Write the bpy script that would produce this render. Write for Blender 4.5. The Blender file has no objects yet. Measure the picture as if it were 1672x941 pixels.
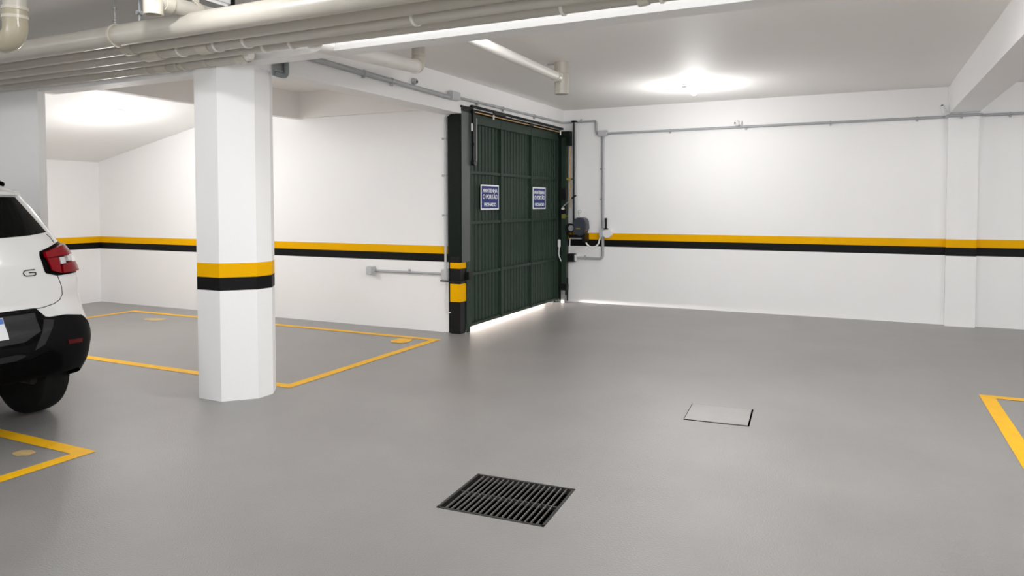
import bpy, bmesh, math, random
from mathutils import Vector, Matrix
random.seed(7)
scn = bpy.context.scene
col = scn.collection
PI = math.pi

# ------------------------------------------------------------------ materials
def mat(name, color, rough=.5, metal=0, noise=0.0, nscale=6, bump=0.0, bscale=200, spec=.5, emis=None, estr=0, rvar=0.0, coat=0):
    m = bpy.data.materials.new(name); m.use_nodes = True
    nt = m.node_tree; b = nt.nodes['Principled BSDF']
    b.inputs['Base Color'].default_value = (*color, 1)
    b.inputs['Roughness'].default_value = rough
    b.inputs['Metallic'].default_value = metal
    b.inputs['Specular IOR Level'].default_value = spec
    if coat:
        b.inputs['Coat Weight'].default_value = coat; b.inputs['Coat Roughness'].default_value = .06
    if emis:
        b.inputs['Emission Color'].default_value = (*emis, 1); b.inputs['Emission Strength'].default_value = estr
    geo = nt.nodes.new('ShaderNodeNewGeometry')
    if noise:
        n = nt.nodes.new('ShaderNodeTexNoise'); n.inputs['Scale'].default_value = nscale; n.inputs['Detail'].default_value = 5
        n.inputs['Roughness'].default_value = .6
        r = nt.nodes.new('ShaderNodeMapRange'); r.inputs['From Min'].default_value = .3; r.inputs['From Max'].default_value = .7
        r.inputs['To Min'].default_value = 1 - noise; r.inputs['To Max'].default_value = 1 + noise
        v = nt.nodes.new('ShaderNodeVectorMath'); v.operation = 'SCALE'; v.inputs[0].default_value = color
        nt.links.new(geo.outputs['Position'], n.inputs['Vector'])
        nt.links.new(n.outputs['Fac'], r.inputs['Value'])
        nt.links.new(r.outputs['Result'], v.inputs['Scale'])
        nt.links.new(v.outputs['Vector'], b.inputs['Base Color'])
        if rvar:
            r2 = nt.nodes.new('ShaderNodeMapRange'); r2.inputs['From Min'].default_value = .3; r2.inputs['From Max'].default_value = .7
            r2.inputs['To Min'].default_value = rough - rvar; r2.inputs['To Max'].default_value = rough + rvar
            nt.links.new(n.outputs['Fac'], r2.inputs['Value']); nt.links.new(r2.outputs['Result'], b.inputs['Roughness'])
    if bump:
        n2 = nt.nodes.new('ShaderNodeTexNoise'); n2.inputs['Scale'].default_value = bscale; n2.inputs['Detail'].default_value = 3
        bp = nt.nodes.new('ShaderNodeBump'); bp.inputs['Strength'].default_value = bump; bp.inputs['Distance'].default_value = .01
        nt.links.new(geo.outputs['Position'], n2.inputs['Vector'])
        nt.links.new(n2.outputs['Fac'], bp.inputs['Height']); nt.links.new(bp.outputs['Normal'], b.inputs['Normal'])
    return m

WALL = mat('white_wall_paint', (.88, .876, .873), .55, noise=.012, nscale=1.2, bump=.05, bscale=60)
CEIL = mat('ceiling_paint', (.86, .84, .82), .62, spec=.2, noise=.012, nscale=.9, bump=.03, bscale=40)
WYEL = mat('yellow_wall_band', (.82, .40, .0), .5, noise=.03, nscale=3, spec=.05)
WBLK = mat('black_wall_band', (.004, .004, .0045), .55, spec=.12)
FYEL = mat('yellow_floor_paint', (.84, .44, .008), .45, noise=.07, nscale=9, spec=.1)
FYELW = mat('worn_yellow_floor_paint', (.50, .36, .16), .5, noise=.2, nscale=25)
FLOOR = mat('grey_epoxy_floor', (.230, .223, .215), .34, noise=.09, nscale=1.1, bump=.30, bscale=120, rvar=0, spec=.6)
PIPE = mat('beige_pvc', (.45, .425, .375), .34, noise=.03, nscale=7)
PIPED = mat('beige_pvc_coupling', (.52, .485, .41), .35)
PIPEW = mat('white_painted_pipe', (.76, .74, .70), .5)
COND = mat('grey_conduit', (.36, .37, .385), .4)
CONDL = mat('light_grey_box', (.50, .51, .53), .45)
WPLA = mat('white_plastic', (.82, .82, .82), .35)
GREEN = mat('dark_green_paint', (.016, .031, .021), .45, noise=.08, nscale=4, spec=.16)
GREENF = mat('dark_green_rail', (.019, .034, .024), .42, spec=.16)
POSTM = mat('post_near_black_green', (.006, .010, .007), .45, spec=.12)
BLKM = mat('black_metal', (.005, .005, .006), .4, spec=.25)
DGREY = mat('dark_grey_plastic', (.035, .042, .055), .38, spec=.35)
BRASS = mat('rusty_rod', (.62, .36, .13), .45, metal=.3, noise=.3, nscale=40)
STEEL = mat('bright_steel', (.75, .76, .77), .28, metal=.9)
SIGNB = mat('sign_blue', (.006, .020, .15), .4, spec=.2)
SIGNW = mat('sign_white', (.85, .86, .88), .45)
IRON = mat('grate_iron', (.03, .028, .026), .45, metal=.4, noise=.2, nscale=30)
IRONL = mat('grate_bar_top', (.17, .16, .15), .45, metal=.3)
PITM = mat('pit_black', (.001, .001, .001), .9, spec=0)
LIDM = mat('hatch_lid', (.28, .273, .265), .4, noise=.04, nscale=8, bump=.05, bscale=90)
CARW = mat('white_car_paint', (.74, .74, .735), .25, coat=.6)
CARB = mat('black_bumper_plastic', (.0025, .0025, .003), .5, spec=.05)
CARB2 = mat('dark_grey_bumper_trim', (.011, .0112, .012), .42, spec=.2)
CARG = mat('dark_car_glass', (.002, .0025, .0025), .12, spec=.12)
CARBK = mat('gloss_black', (.0008, .0008, .0008), .35, spec=.04)
REDL = mat('red_lens', (.19, .0, .003), .22, spec=.15)
REDD = mat('dark_red_reflector', (.06, .001, .002), .3, spec=.1)
CLRL = mat('clear_lens', (.62, .58, .58), .12, coat=.8)
TYRE = mat('tyre_rubber', (.005, .005, .005), .7, spec=.2)
RIM = mat('dark_rim', (.035, .035, .037), .4, metal=.5)
UNDER = mat('underbody', (.004, .004, .004), .9)
PLATEW = mat('plate_white', (.72, .73, .76), .4)
PLATEB = mat('plate_blue', (.02, .10, .42), .4)
CHROME = mat('badge_dark_chrome', (.03, .03, .03), .2, metal=.8)
BULB = mat('bulb_glow', (1, 1, 1), .3, emis=(1, .97, .93), estr=9)
CONCO = mat('outside_paving', (.7, .66, .62), .8)

# ------------------------------------------------------------------ mesh helpers
class M:
    def __init__(s): s.v = []; s.f = []; s.mi = []
    def add(s, v, f, mi=0):
        b = len(s.v); s.v += [tuple(p) for p in v]; s.f += [tuple(b+i for i in q) for q in f]; s.mi += [mi]*len(f); return s
    def box(s, x0, x1, y0, y1, z0, z1, rz=0, mi=0, c=None):
        V = [(x, y, z) for z in (z0, z1) for y in (y0, y1) for x in (x0, x1)]
        if rz:
            cx, cy = c or ((x0+x1)/2, (y0+y1)/2); ca, sa = math.cos(rz), math.sin(rz)
            V = [(cx+(x-cx)*ca-(y-cy)*sa, cy+(x-cx)*sa+(y-cy)*ca, z) for x, y, z in V]
        return s.add(V, [(0,2,3,1),(4,5,7,6),(0,1,5,4),(2,6,7,3),(0,4,6,2),(1,3,7,5)], mi)
    def prism(s, poly, ax, a, b, mi=0):
        n = len(poly)
        def P(p, t):
            return {'X': (t, p[0], p[1]), 'Y': (p[0], t, p[1]), 'Z': (p[0], p[1], t)}[ax]
        V = [P(p, a) for p in poly]+[P(p, b) for p in poly]
        F = [tuple(range(n))[::-1], tuple(range(n, 2*n))]+[(i, (i+1) % n, n+(i+1) % n, n+i) for i in range(n)]
        return s.add(V, F, mi)
    def tube(s, pts, r, n=16, cap=True, mi=0):
        pts = [Vector(p) for p in pts]; rs = r if isinstance(r, (list, tuple)) else [r]*len(pts)
        V = []; F = []; prev = None
        for i, p in enumerate(pts):
            a = pts[i]-pts[i-1] if i else pts[1]-pts[0]
            c = pts[i+1]-pts[i] if i < len(pts)-1 else a
            d = (a.normalized()+c.normalized()); d = d.normalized() if d.length > 1e-6 else a.normalized()
            if prev is None:
                u = d.orthogonal().normalized()
            else:
                u = (prev-d*prev.dot(d)).normalized()
            prev = u; w = d.cross(u)
            k = 1/max(.4, d.dot(c.normalized())) if 0 < i < len(pts)-1 else 1
            for j in range(n):
                t = 2*PI*j/n; V.append(p+(u*math.cos(t)+w*math.sin(t))*rs[i])
        for i in range(len(pts)-1):
            for j in range(n):
                F.append((i*n+j, i*n+(j+1) % n, (i+1)*n+(j+1) % n, (i+1)*n+j))
        if cap: F += [tuple(range(n))[::-1], tuple(range((len(pts)-1)*n, len(pts)*n))]
        return s.add(V, F, mi)
    def lathe(s, prof, o, ax, n=32, mi=0):
        """prof: (along, radius) pairs, about the axis vector ax through o"""
        o = Vector(o); d = Vector(ax).normalized(); u = d.orthogonal().normalized(); w = d.cross(u); V = []; F = []
        for (t, r) in prof:
            for j in range(n):
                a = 2*PI*j/n; V.append(o+d*t+(u*math.cos(a)+w*math.sin(a))*max(r, 1e-4))
        for i in range(len(prof)-1):
            for j in range(n): F.append((i*n+j, i*n+(j+1) % n, (i+1)*n+(j+1) % n, (i+1)*n+j))
        F += [tuple(range(n))[::-1], tuple(range((len(prof)-1)*n, len(prof)*n))]
        return s.add(V, F, mi)
    def ball(s, c, r, n=16, mi=0, sz=1):
        return s.lathe([(-r*sz*math.cos(PI*i/10), r*math.sin(PI*i/10)) for i in range(11)], c, (0, 0, 1), n, mi)
    def build(s, name, mats, parent=None, smooth=False, bevel=0, angle=35):
        me = bpy.data.meshes.new(name)
        if parent is not None:
            o0 = Vector(parent['_o'])
        else:
            xs = [p[0] for p in s.v]; ys = [p[1] for p in s.v]; zs = [p[2] for p in s.v]
            o0 = Vector(((min(xs)+max(xs))/2, (min(ys)+max(ys))/2, min(zs)))
        me.from_pydata([tuple(Vector(p)-o0) for p in s.v], [], s.f)
        for m in (mats if isinstance(mats, (list, tuple)) else [mats]): me.materials.append(m)
        for p, k in zip(me.polygons, s.mi): p.material_index = k
        bm = bmesh.new(); bm.from_mesh(me)
        bmesh.ops.recalc_face_normals(bm, faces=bm.faces)
        if bevel:
            bmesh.ops.bevel(bm, geom=[e for e in bm.edges if e.calc_face_angle(0) > .5], offset=bevel, segments=2, affect='EDGES', clamp_overlap=True)
        bm.to_mesh(me); bm.free()
        if smooth:
            me.polygons.foreach_set('use_smooth', [True]*len(me.polygons))
            me.set_sharp_from_angle(angle=math.radians(angle))
        ob = bpy.data.objects.new(name, me); col.objects.link(ob)
        if parent is not None: ob.parent = parent
        else: ob.location = o0
        ob['_o'] = list(o0)
        return ob
GROUPS = {'conduit': 'grey wall conduits', 'junction_box': 'conduit junction boxes', 'security_camera': 'small white security cameras', 'ceiling_lamp': 'bare bulb ceiling lamps',
          'parking_bay_marking': 'yellow parking bay outlines', 'painted_mark': 'small yellow painted patches', 'notice_sign': 'blue notice signs on the gate',
          'hanger_rod': 'pipe hanger rods', 'gate_post': 'dark gate posts', 'branch_pipe': 'white branch pipes beyond the beam'}
def tag(o, label, cat, group=None):
    o['label'] = label; o['category'] = cat
    group = group or GROUPS.get(o.name.split('.')[0])
    if group: o['group'] = group
    return o
def struct(o): o['kind'] = 'structure'; return o
def thing(name, label, cat, loc, group=None):
    o = bpy.data.objects.new(name, None); col.objects.link(o); o.location = loc; o['_o'] = list(loc)
    o.empty_display_size = .1
    return tag(o, label, cat, group)
def arc(c, a0, a1, r, u, w, n=8):
    c, u, w = Vector(c), Vector(u), Vector(w)
    return [c+u*r*math.cos(a0+(a1-a0)*i/n)+w*r*math.sin(a0+(a1-a0)*i/n) for i in range(n+1)]
def bent(pts, rad, n=6):
    """polyline with rounded corners"""
    P = [Vector(p) for p in pts]; out = [P[0]]
    for a, b, c in zip(P, P[1:], P[2:]):
        u = (a-b).normalized(); v = (c-b).normalized()
        s0, s1 = b+u*rad, b+v*rad
        for i in range(n+1):
            t = i/n; out.append(s0*(1-t)**2+b*2*t*(1-t)+s1*t*t)
    out.append(P[-1]); return out

# ------------------------------------------------------------------ room
CZ = 3.04
def banded(name, x0, x1, y0, y1, z0, z1, b, mat0=WALL):
    """wall slab with the yellow and black bands painted on it; b = (bottom, mid, top)"""
    m = M(); zs = [z0, b[0], b[1], b[2], z1]; ids = [0, 2, 1, 0]
    for a, c, k in zip(zs, zs[1:], ids):
        m.add([(x, y, z) for z in (a, c) for y in (y0, y1) for x in (x0, x1)], [(0,1,5,4),(2,6,7,3),(0,4,6,2),(1,3,7,5)], k)
    m.add([(x, y, z1) for y in (y0, y1) for x in (x0, x1)], [(0,1,3,2)], 0)
    m.add([(x, y, z0) for y in (y0, y1) for x in (x0, x1)], [(0,1,3,2)], 0)
    return struct(m.build(name, [mat0, WYEL, WBLK]))

# floor with a hole for the drain
gc, gw, gd, ga = (-1.667, 3.36), .588, .497, math.radians(3.2)
def rot(p, c, a): return (c[0]+p[0]*math.cos(a)-p[1]*math.sin(a), c[1]+p[0]*math.sin(a)+p[1]*math.cos(a))
hole = [rot(p, gc, ga) for p in ((-gw/2, -gd/2), (gw/2, -gd/2), (gw/2, gd/2), (-gw/2, gd/2))]
fx0, fx1, fy0, fy1 = -11.2, 5.2, -5.2, 10.8
outer = [(fx0, fy0), (fx1, fy0), (fx1, fy1), (fx0, fy1)]
m = M()
m.add([(x, y, 0) for x, y in outer+hole], [(0,1,5,4), (1,2,6,5), (2,3,7,6), (3,0,4,7)])
floor = struct(m.build('floor', FLOOR))
m = M(); m.add([(x, y, 0) for x, y in hole]+[(x, y, -.35) for x, y in hole], [(0,1,5,4), (1,2,6,5), (2,3,7,6), (3,0,4,7), (4,5,6,7)])
struct(m.build('trim_1', PITM))

banded('wall_back', -4.6, 5.2, 10.7, 10.85, 0, 3.2, (.893, 1.0, 1.103))
banded('wall_left', -11.2, -4.49, 7.47, 7.6, 0, 3.2, (.856, .955, 1.05))
banded('wall_far_left', -11.15, -11.0, -5.2, 7.6, 0, 3.2, (.856, .955, 1.05))
banded('wall_right', 5.0, 5.2, -5.2, 10.85, 0, 3.2, (.893, 1.0, 1.103))
banded('wall_front', -11.2, 5.2, -5.2, -5.0, 0, 3.2, (.893, 1.0, 1.103))
# partition beside the parked car, flush with the beam
m = M().box(-11.0, -6.9, 4.11, 4.18, 0, CZ+.1); struct(m.build('wall_partition', WALL))
# pilaster on the back wall
banded('wall_pilaster', .94, 1.27, 10.6, 10.71, 0, CZ, (.893, 1.0, 1.103))
# ceiling slab and the sloping soffit at the far left
m = M().box(-11.2, 5.2, -5.2, 4.2, CZ, CZ+.15).box(-6.85, 5.2, 4.2, 10.85, CZ, CZ+.15)
struct(m.build('ceiling', CEIL))
zs = lambda x: 2.235+(x+11)*.204
m = M().prism([(-11.1, zs(-11.1)), (-6.8, zs(-6.8)), (-6.8, zs(-6.8)+.1), (-11.1, zs(-11.1)+.1)], 'Y', 4.25, 7.5)
struct(m.build('ceiling_slope', mat('slope_paint', (.88, .872, .862), .5)))
# beams
m = M().box(-4.62, 5.1, 4.11, 4.285, 2.652, CZ+.05); struct(m.build('trim_2', WALL))
m = M().box(-6.95, -4.62, 4.112, 4.287, 2.60, CZ+.05); struct(m.build('trim_3', WALL))
m = M().box(-4.55, -4.30, 4.28, 7.62, 2.63, CZ+.05); struct(m.build('trim_4', WALL))
m = M().box(-6.86, -6.76, 4.28, 7.5, 2.69, CZ+.1); struct(m.build('trim_5', CEIL))
m = M().box(-6.80, -4.50, 7.40, 7.5, 2.70, CZ+.05); struct(m.build('trim_6', CEIL))
m = M().box(.95, 1.27, -5.1, 10.61, 2.69, CZ+.05); struct(m.build('trim_7', WALL))
# wall over the gate
m = M().box(-4.58, -4.30, 7.62, 10.8, 2.735, CZ+.05); struct(m.build('wall_gate_header', WALL))
# outside paving
m = M().box(-9.5, -4.36, 7.6, 10.8, -.12, -.004); struct(m.build('ground_outside', CONCO))
m = M().box(-9.5, -4.6, 10.7, 10.8, -.1, 3.2).box(-9.6, -9.5, 7.5, 10.8, -.1, 3.2); struct(m.build('wall_outside', CONCO))

# pillar
def pillar():
    t = thing('concrete_pillar', 'white concrete pillar with chamfered corners and yellow and black bands', 'pillar', (-4.65, 4.33, 0))
    x0, x1, y0, y1, c = -4.965, -4.335, 4.05, 4.56, .19
    def ring(e=0):
        return [(x0+c, y0-e), (-4.525, y0-e), (x1+e, 4.25), (x1+e, 4.41), (-4.45, y1+e), (x0+c, y1+e), (x0-e, y1-c), (x0-e, y0+c)]
    R = ring()
    def seg(a, b, R, name, mt):
        m = M().prism(R, 'Z', a, b); return m.build(name, mt, t)
    m = M()
    for a, b, k in ((0, .876, 0), (.876, .980, 2), (.980, 1.091, 1), (1.091, 2.66, 0)):
        n = 8; m.add([(*p, a) for p in R]+[(*p, b) for p in R], [(i, (i+1) % n, n+(i+1) % n, n+i) for i in range(n)], k)
    m.add([(*p, 2.66) for p in R], [tuple(range(8))], 0)
    m.build('shaft', [WALL, WYEL, WBLK], t)
    return t
pillar()

# ------------------------------------------------------------------ floor markings
def strip(m, pts, z=.0025):
    m.add([(x, y, z) for x, y in pts], [tuple(range(len(pts)))])
def bay(label, xr, ylo, yhi, xl, w=.1, left=True):
    m = M()
    # outer corners (xr/xl, ylo/yhi)
    def ring(segs):
        for q in segs: strip(m, q)
    q = [[(xr-w, ylo+w), (xr, ylo), (xr, yhi), (xr-w, yhi-w)],
         [(xl+w, yhi-w), (xr-w, yhi-w), (xr, yhi), (xl, yhi)],
         [(xl, ylo), (xr, ylo), (xr-w, ylo+w), (xl+w, ylo+w)]]
    if left: q.append([(xl, ylo), (xl+w, ylo+w), (xl+w, yhi-w), (xl, yhi)])
    ring(q)
    return tag(m.build('parking_bay_marking', FYEL), label, 'floor marking')
bay('yellow parking bay outline on grey floor between the pillar and the banded left wall', -4.34, 4.60, 7.04, -9.62)
bay('yellow parking bay outline with a pointed corner on the floor below the white car', -4.315, -.35, 2.88, -9.6)
m = M()
strip(m, [(.86, .2), (.965, .2), (.965, 6.79), (.86, 6.88)]); strip(m, [(.965, 6.79), (4.9, 6.79), (4.9, 6.88), (.86, 6.88)])
tag(m.build('parking_bay_marking', FYEL), 'yellow parking bay corner painted on the floor at the far right', 'floor marking')
def blob(x0, x1, y0, y1, mt, label, seed):
    rr = random.Random(seed); n = 16; cx, cy = (x0+x1)/2, (y0+y1)/2
    P = [(cx+(x1-x0)/2*math.cos(2*PI*i/n)*rr.uniform(.78, 1.08), cy+(y1-y0)/2*math.sin(2*PI*i/n)*rr.uniform(.78, 1.08)) for i in range(n)]
    m = M(); strip(m, P, .003); return tag(m.build('painted_mark', mt), label, 'painted mark')
blob(-4.83, -4.58, 6.62, 6.93, FYEL, 'small yellow painted patch in the far right corner of the bay behind the pillar', 3)
blob(-8.78, -8.42, 6.48, 6.72, FYELW, 'faded pale yellow painted patch on the floor near the left wall', 4)
blob(-4.78, -4.62, 2.60, 2.72, FYELW, 'faint worn yellow patch on the floor inside the pointed bay corner', 5)

# ------------------------------------------------------------------ drain grate and hatch
t = thing('drain_grate', 'black iron floor drain grate with thin slanting bars', 'drain grate', (gc[0], gc[1], 0))
def gb(m, x0, x1, y0, y1, z0, z1, mi=0):
    V = [(*rot((x, y), gc, ga), z) for z in (z0, z1) for y in (y0, y1) for x in (x0, x1)]
    m.add(V, [(0,2,3,1),(4,5,7,6),(0,1,5,4),(2,6,7,3),(0,4,6,2),(1,3,7,5)], mi)
m = M(); a, b, w = gw/2-.001, gd/2-.001, .014
for q in ((-a, a, -b, -b+w), (-a, a, b-w, b), (-a, -a+w, -b, b), (a-w, a, -b, b)): gb(m, *q, -.03, .003)
m.build('frame', IRON, t)
m = M(); gb(m, -a+w, a-w, -.004, .006, -.022, -.002); m.build('cross_bar', IRON, t)
N = 17
for i in range(N):
    x = -a+w+(2*a-2*w)*(i+1)/(N+1)
    m = M(); gb(m, x-.0019, x+.0019, -b+w, b-w, -.009, .001); m.build('bar', IRONL, t)
hc, hw_, hd, ha = (-.936, 5.393), .452, .442, math.radians(4.0)
t = thing('inspection_hatch', 'pale flush inspection hatch lid with a thin dark edge set in the floor', 'floor hatch', (hc[0], hc[1], 0))
def hb(m, x0, x1, y0, y1, z0, z1):
    V = [(*rot((x, y), hc, ha), z) for z in (z0, z1) for y in (y0, y1) for x in (x0, x1)]
    m.add(V, [(0,2,3,1),(4,5,7,6),(0,1,5,4),(2,6,7,3),(0,4,6,2),(1,3,7,5)])
m = M(); A, B = hw_/2, hd/2
hb(m, -A, A, -B, -B+.009, 0, .003); hb(m, -A, A, B-.005, B, 0, .003); hb(m, -A, -A+.005, -B, B, 0, .003); hb(m, A-.012, A, -B, B, 0, .003)
m.build('rim', PITM, t)
m = M(); hb(m, -A+.005, A-.012, -B+.009, B-.005, 0, .004); m.build('lid', LIDM, t)
# ------------------------------------------------------------------ the five long pipes and other plumbing
def ring_on(t, p, d, r, w=.012, up=.007, mt=PIPED, name='coupling'):
    p, d = Vector(p), Vector(d).normalized()
    m = M().lathe([(-w, r+.0005), (-w, r+up), (w, r+up), (w, r+.0005)], p, d, 28)
    return m.build(name, mt, t, smooth=True)
def long_pipe(label, Y, z, r, x0, x1, rings, wide=()):
    t = thing('ceiling_pipe', label, 'pipe', ((x0+x1)/2, Y, z), 'long parallel pipes under the ceiling')
    m = M().tube([(x0, Y, z), (x1, Y, z)], r, 40); m.build('tube', PIPE, t, smooth=True)
    for x in rings: ring_on(t, (x, Y, z), (1, 0, 0), r, .009, .009, PIPEW if x > -4.6 else PIPED, 'clamp_ring')
    for a, b in wide:
        m = M().lathe([(0, r+.0005), (0, r+.010), (.01, r+.012), (b-a-.01, r+.009), (b-a, r+.007), (b-a, r+.0005)], (a, Y, z), (1, 0, 0), 28)
        m.build('sleeve', PIPED, t, smooth=True)
    return t
long_pipe('thickest beige ceiling pipe, nearest the camera of the parallel run', 3.38, 2.742, .072, -10.9, 4.9, [-4.74])
long_pipe('second beige ceiling pipe from the camera, just behind the thickest one', 3.59, 2.719, .052, -10.9, 4.9, [-1.62], [(-4.93, -4.83)])
long_pipe('middle pipe of the beige parallel run, with white clamp rings', 3.73, 2.700, .055, -10.9, 4.9, [-4.51, -4.14, -3.86, -2.47], [(-4.90, -4.72), (-4.32, -4.21)])
long_pipe('fourth beige ceiling pipe, rearmost where the run crosses to the right', 3.87, 2.684, .046, -10.9, 4.9, [-3.83, -3.58, -1.56, -.99], [(-1.12, -1.06)])
t = thing('ceiling_pipe', 'lowest and rearmost beige pipe of the run, ending in an open elbow at the pillar', 'pipe', (-7.5, 4.0, 2.664), 'long parallel pipes under the ceiling')
r = .05
m = M().tube([(-10.9, 4.0, 2.664), (-4.22, 4.0, 2.664)], r, 32); m.build('tube', PIPE, t, smooth=True)
for x in (-5.21, -4.87, -4.81, -4.55): ring_on(t, (x, 4.0, 2.664), (1, 0, 0), r)
m = M().lathe([(0, r), (0, r+.01), (.12, r+.01), (.12, r)], (-5.10, 4.0, 2.664), (1, 0, 0), 28); m.build('sleeve', PIPED, t, smooth=True)
m = M().lathe([(0, r+.001), (0, r+.006), (.07, r+.006), (.075, r+.012), (.09, r+.012), (.09, r+.002), (.06, r-.004)], (-4.23, 4.0, 2.664), (1, 0, 0), 32)
m.build('socket', PIPED, t, smooth=True)
M().lathe([(0, r-.003), (.02, r-.004), (.045, r-.018), (.055, .001)], (-4.15, 4.0, 2.664), (1, 0, 0), 32).build('end_cap', PIPEW, t, smooth=True)

# drop pipe with an elbow at the top left
t = thing('elbow_drop_pipe', 'beige drop pipe bending to the left at the top left corner', 'pipe', (-4.88, 2.78, 2.6))
r = .066
m = M().tube([(-4.88, 2.78, 3.04), (-4.88, 2.78, 2.79)], r, 32); m.build('tube', PIPE, t, smooth=True)
m = M().tube([(-4.88, 2.78, 2.80), (-4.88, 2.78, 2.70)]+arc((-4.96, 2.78, 2.69), 0, -PI/2, .08, (1, 0, 0), (0, 0, 1), 10)+[(-5.06, 2.78, 2.61)], r+.004, 32)
m.build('elbow', mat('elbow_beige', (.36, .325, .235), .3), t, smooth=True)
for z in (2.80, 2.745): ring_on(t, (-4.88, 2.78, z), (0, 0, 1), r, .01, .009)
ring_on(t, (-5.03, 2.78, 2.61), (1, 0, 0), r, .015, .011)
m = M().tube([(-5.03, 2.78, 2.61), (-9, 2.78, 2.61)], r, 32); m.build('run', PIPE, t, smooth=True)

# tee with an open lower cup, branching back over the big pipe
t = thing('tee_pipe', 'beige tee pipe with an open downward mouth above the thickest pipe', 'pipe', (-4.0, 3.1, 2.74))
r = .052
m = M()
m.lathe([(.30, r), (.09, r), (.085, r+.007), (0, r+.007), (0, r-.004), (.05, r-.006), (.055, 0)], (-4.0, 3.1, 2.735), (0, 0, 1), 32)
m.build('mouth', PIPED, t, smooth=True)
m = M().tube([(-4.0, 3.10, 2.83), (-4.0, 3.20, 2.83), (-4.0, 4.11, 2.85)], r, 28); m.build('branch', PIPE, t, smooth=True)
ring_on(t, (-4.0, 3.19, 2.83), (0, 1, 0), r, .03, .008)
ring_on(t, (-4.0, 3.42, 2.835), (0, 1, 0), r, .02, .006)
m = M().box(-4.01, -3.99, 3.40, 3.44, 2.87, 3.04); m.build('strap', PIPED, t)
# hanger rods
for x, lab in ((-4.76, 'thin threaded hanger rod holding the thickest pipe, the left one of two'), (-4.50, 'thin hanger rod with a screw clamp, just left of the open tee pipe')):
    t = thing('hanger_rod', lab, 'hanger rod', (x, 3.38, 2.81))
    rr = .004 if x < -4.6 else .008
    m = M().tube([(x, 3.38, 2.815), (x, 3.38, 3.04)], rr, 8); m.build('rod', COND, t, smooth=True)
    if x < -4.6:
        for z in (2.83, 2.845, 2.93): M().lathe([(0, .012), (.009, .012)], (x, 3.38, z), (0, 0, 1), 6).build('nut', COND, t)
    else:
        M().box(x-.015, x+.015, 3.36, 3.40, 2.86, 2.885).tube([(x-.02, 3.37, 2.872), (x+.07, 3.33, 2.862)], .006, 8).build('clamp', COND, t)
# white casing under the ceiling over the pipes
t = thing('ceiling_luminaire', 'white box shaped fitting with rounded end under the ceiling above the pipes', 'light fitting', (-4.1, 3.3, 2.93))
M().box(-4.30, -4.0, 2.7, 3.73, 2.935, 3.02).build('casing', WPLA, t, bevel=.02, smooth=True)
M().box(-4.305, -3.99, 3.732, 3.752, 2.93, 3.03).build('end_cap', BLKM, t, bevel=.008)

# branch pipe A (left) and B (right) beyond the beam
def dirpipe(t, p0, p1, r, name, mt): return M().tube([p0, p1], r, 32).build(name, mt, t, smooth=True)
t = thing('branch_pipe', 'short fat white branch pipe rising into the ceiling by an elbow, left of the two', 'pipe', (-3.8, 5.8, 2.8))
A0, A1 = Vector((-3.385, 3.89, 2.66)), Vector((-3.80, 5.72, 2.845))
A0 = Vector((-3.44, 3.93, 2.675))
d = (A1-A0).normalized(); r = .062
M().tube([A0, A1], r, 32).build('tube', PIPEW, t, smooth=True)
up = Vector((0, 0, 1)); c1 = Vector((-3.80, 5.80, 2.95))
pts = [A1-d*.02, A1]+[A1*(1-s)**2+(A1+d*.08)*2*s*(1-s)+Vector((A1.x+d.x*.08, A1.y+.08, 2.935))*s*s for s in (.15, .3, .45, .6, .75, .9, 1)]
M().tube(pts, r+.004, 32).build('elbow', PIPED, t, smooth=True)
e = pts[-1]
M().tube([e, (e.x, e.y, 3.04)], r, 32).build('riser', PIPE, t, smooth=True)
ring_on(t, A1-d*.02, d, r, .012, .007, PIPEW); ring_on(t, (e.x, e.y, 2.97), (0, 0, 1), r, .006, .004)
t = thing('branch_pipe', 'slim white branch pipe meeting a capped vertical stub near the ceiling lamp', 'pipe', (-2.87, 7.05, 2.7))
B1 = Vector((-2.87, 7.0, 2.87)); B0 = Vector((-2.62, 4.2, 2.78))
r = .045; d = (B1-B0).normalized()
M().tube([B0, B1], r, 28).build('tube', PIPEW, t, smooth=True)
ring_on(t, B1-d*.10, d, r, .03, .010, PIPED)
M().lathe([(0, .070), (.0, .074), (.21, .074), (.212, .079), (.225, .079), (.33, .079)], (-2.87, 7.07, 2.71), (0, 0, 1), 32).build('stub', PIPE, t, smooth=True)
M().lathe([(-.004, .066), (0, .070)], (-2.87, 7.07, 2.71), (0, 0, 1), 32).build('end_cap', PIPED, t)
M().box(-3.03, -2.94, 7.06, 7.08, 3.02, 3.035).build('bracket', COND, t)

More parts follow.
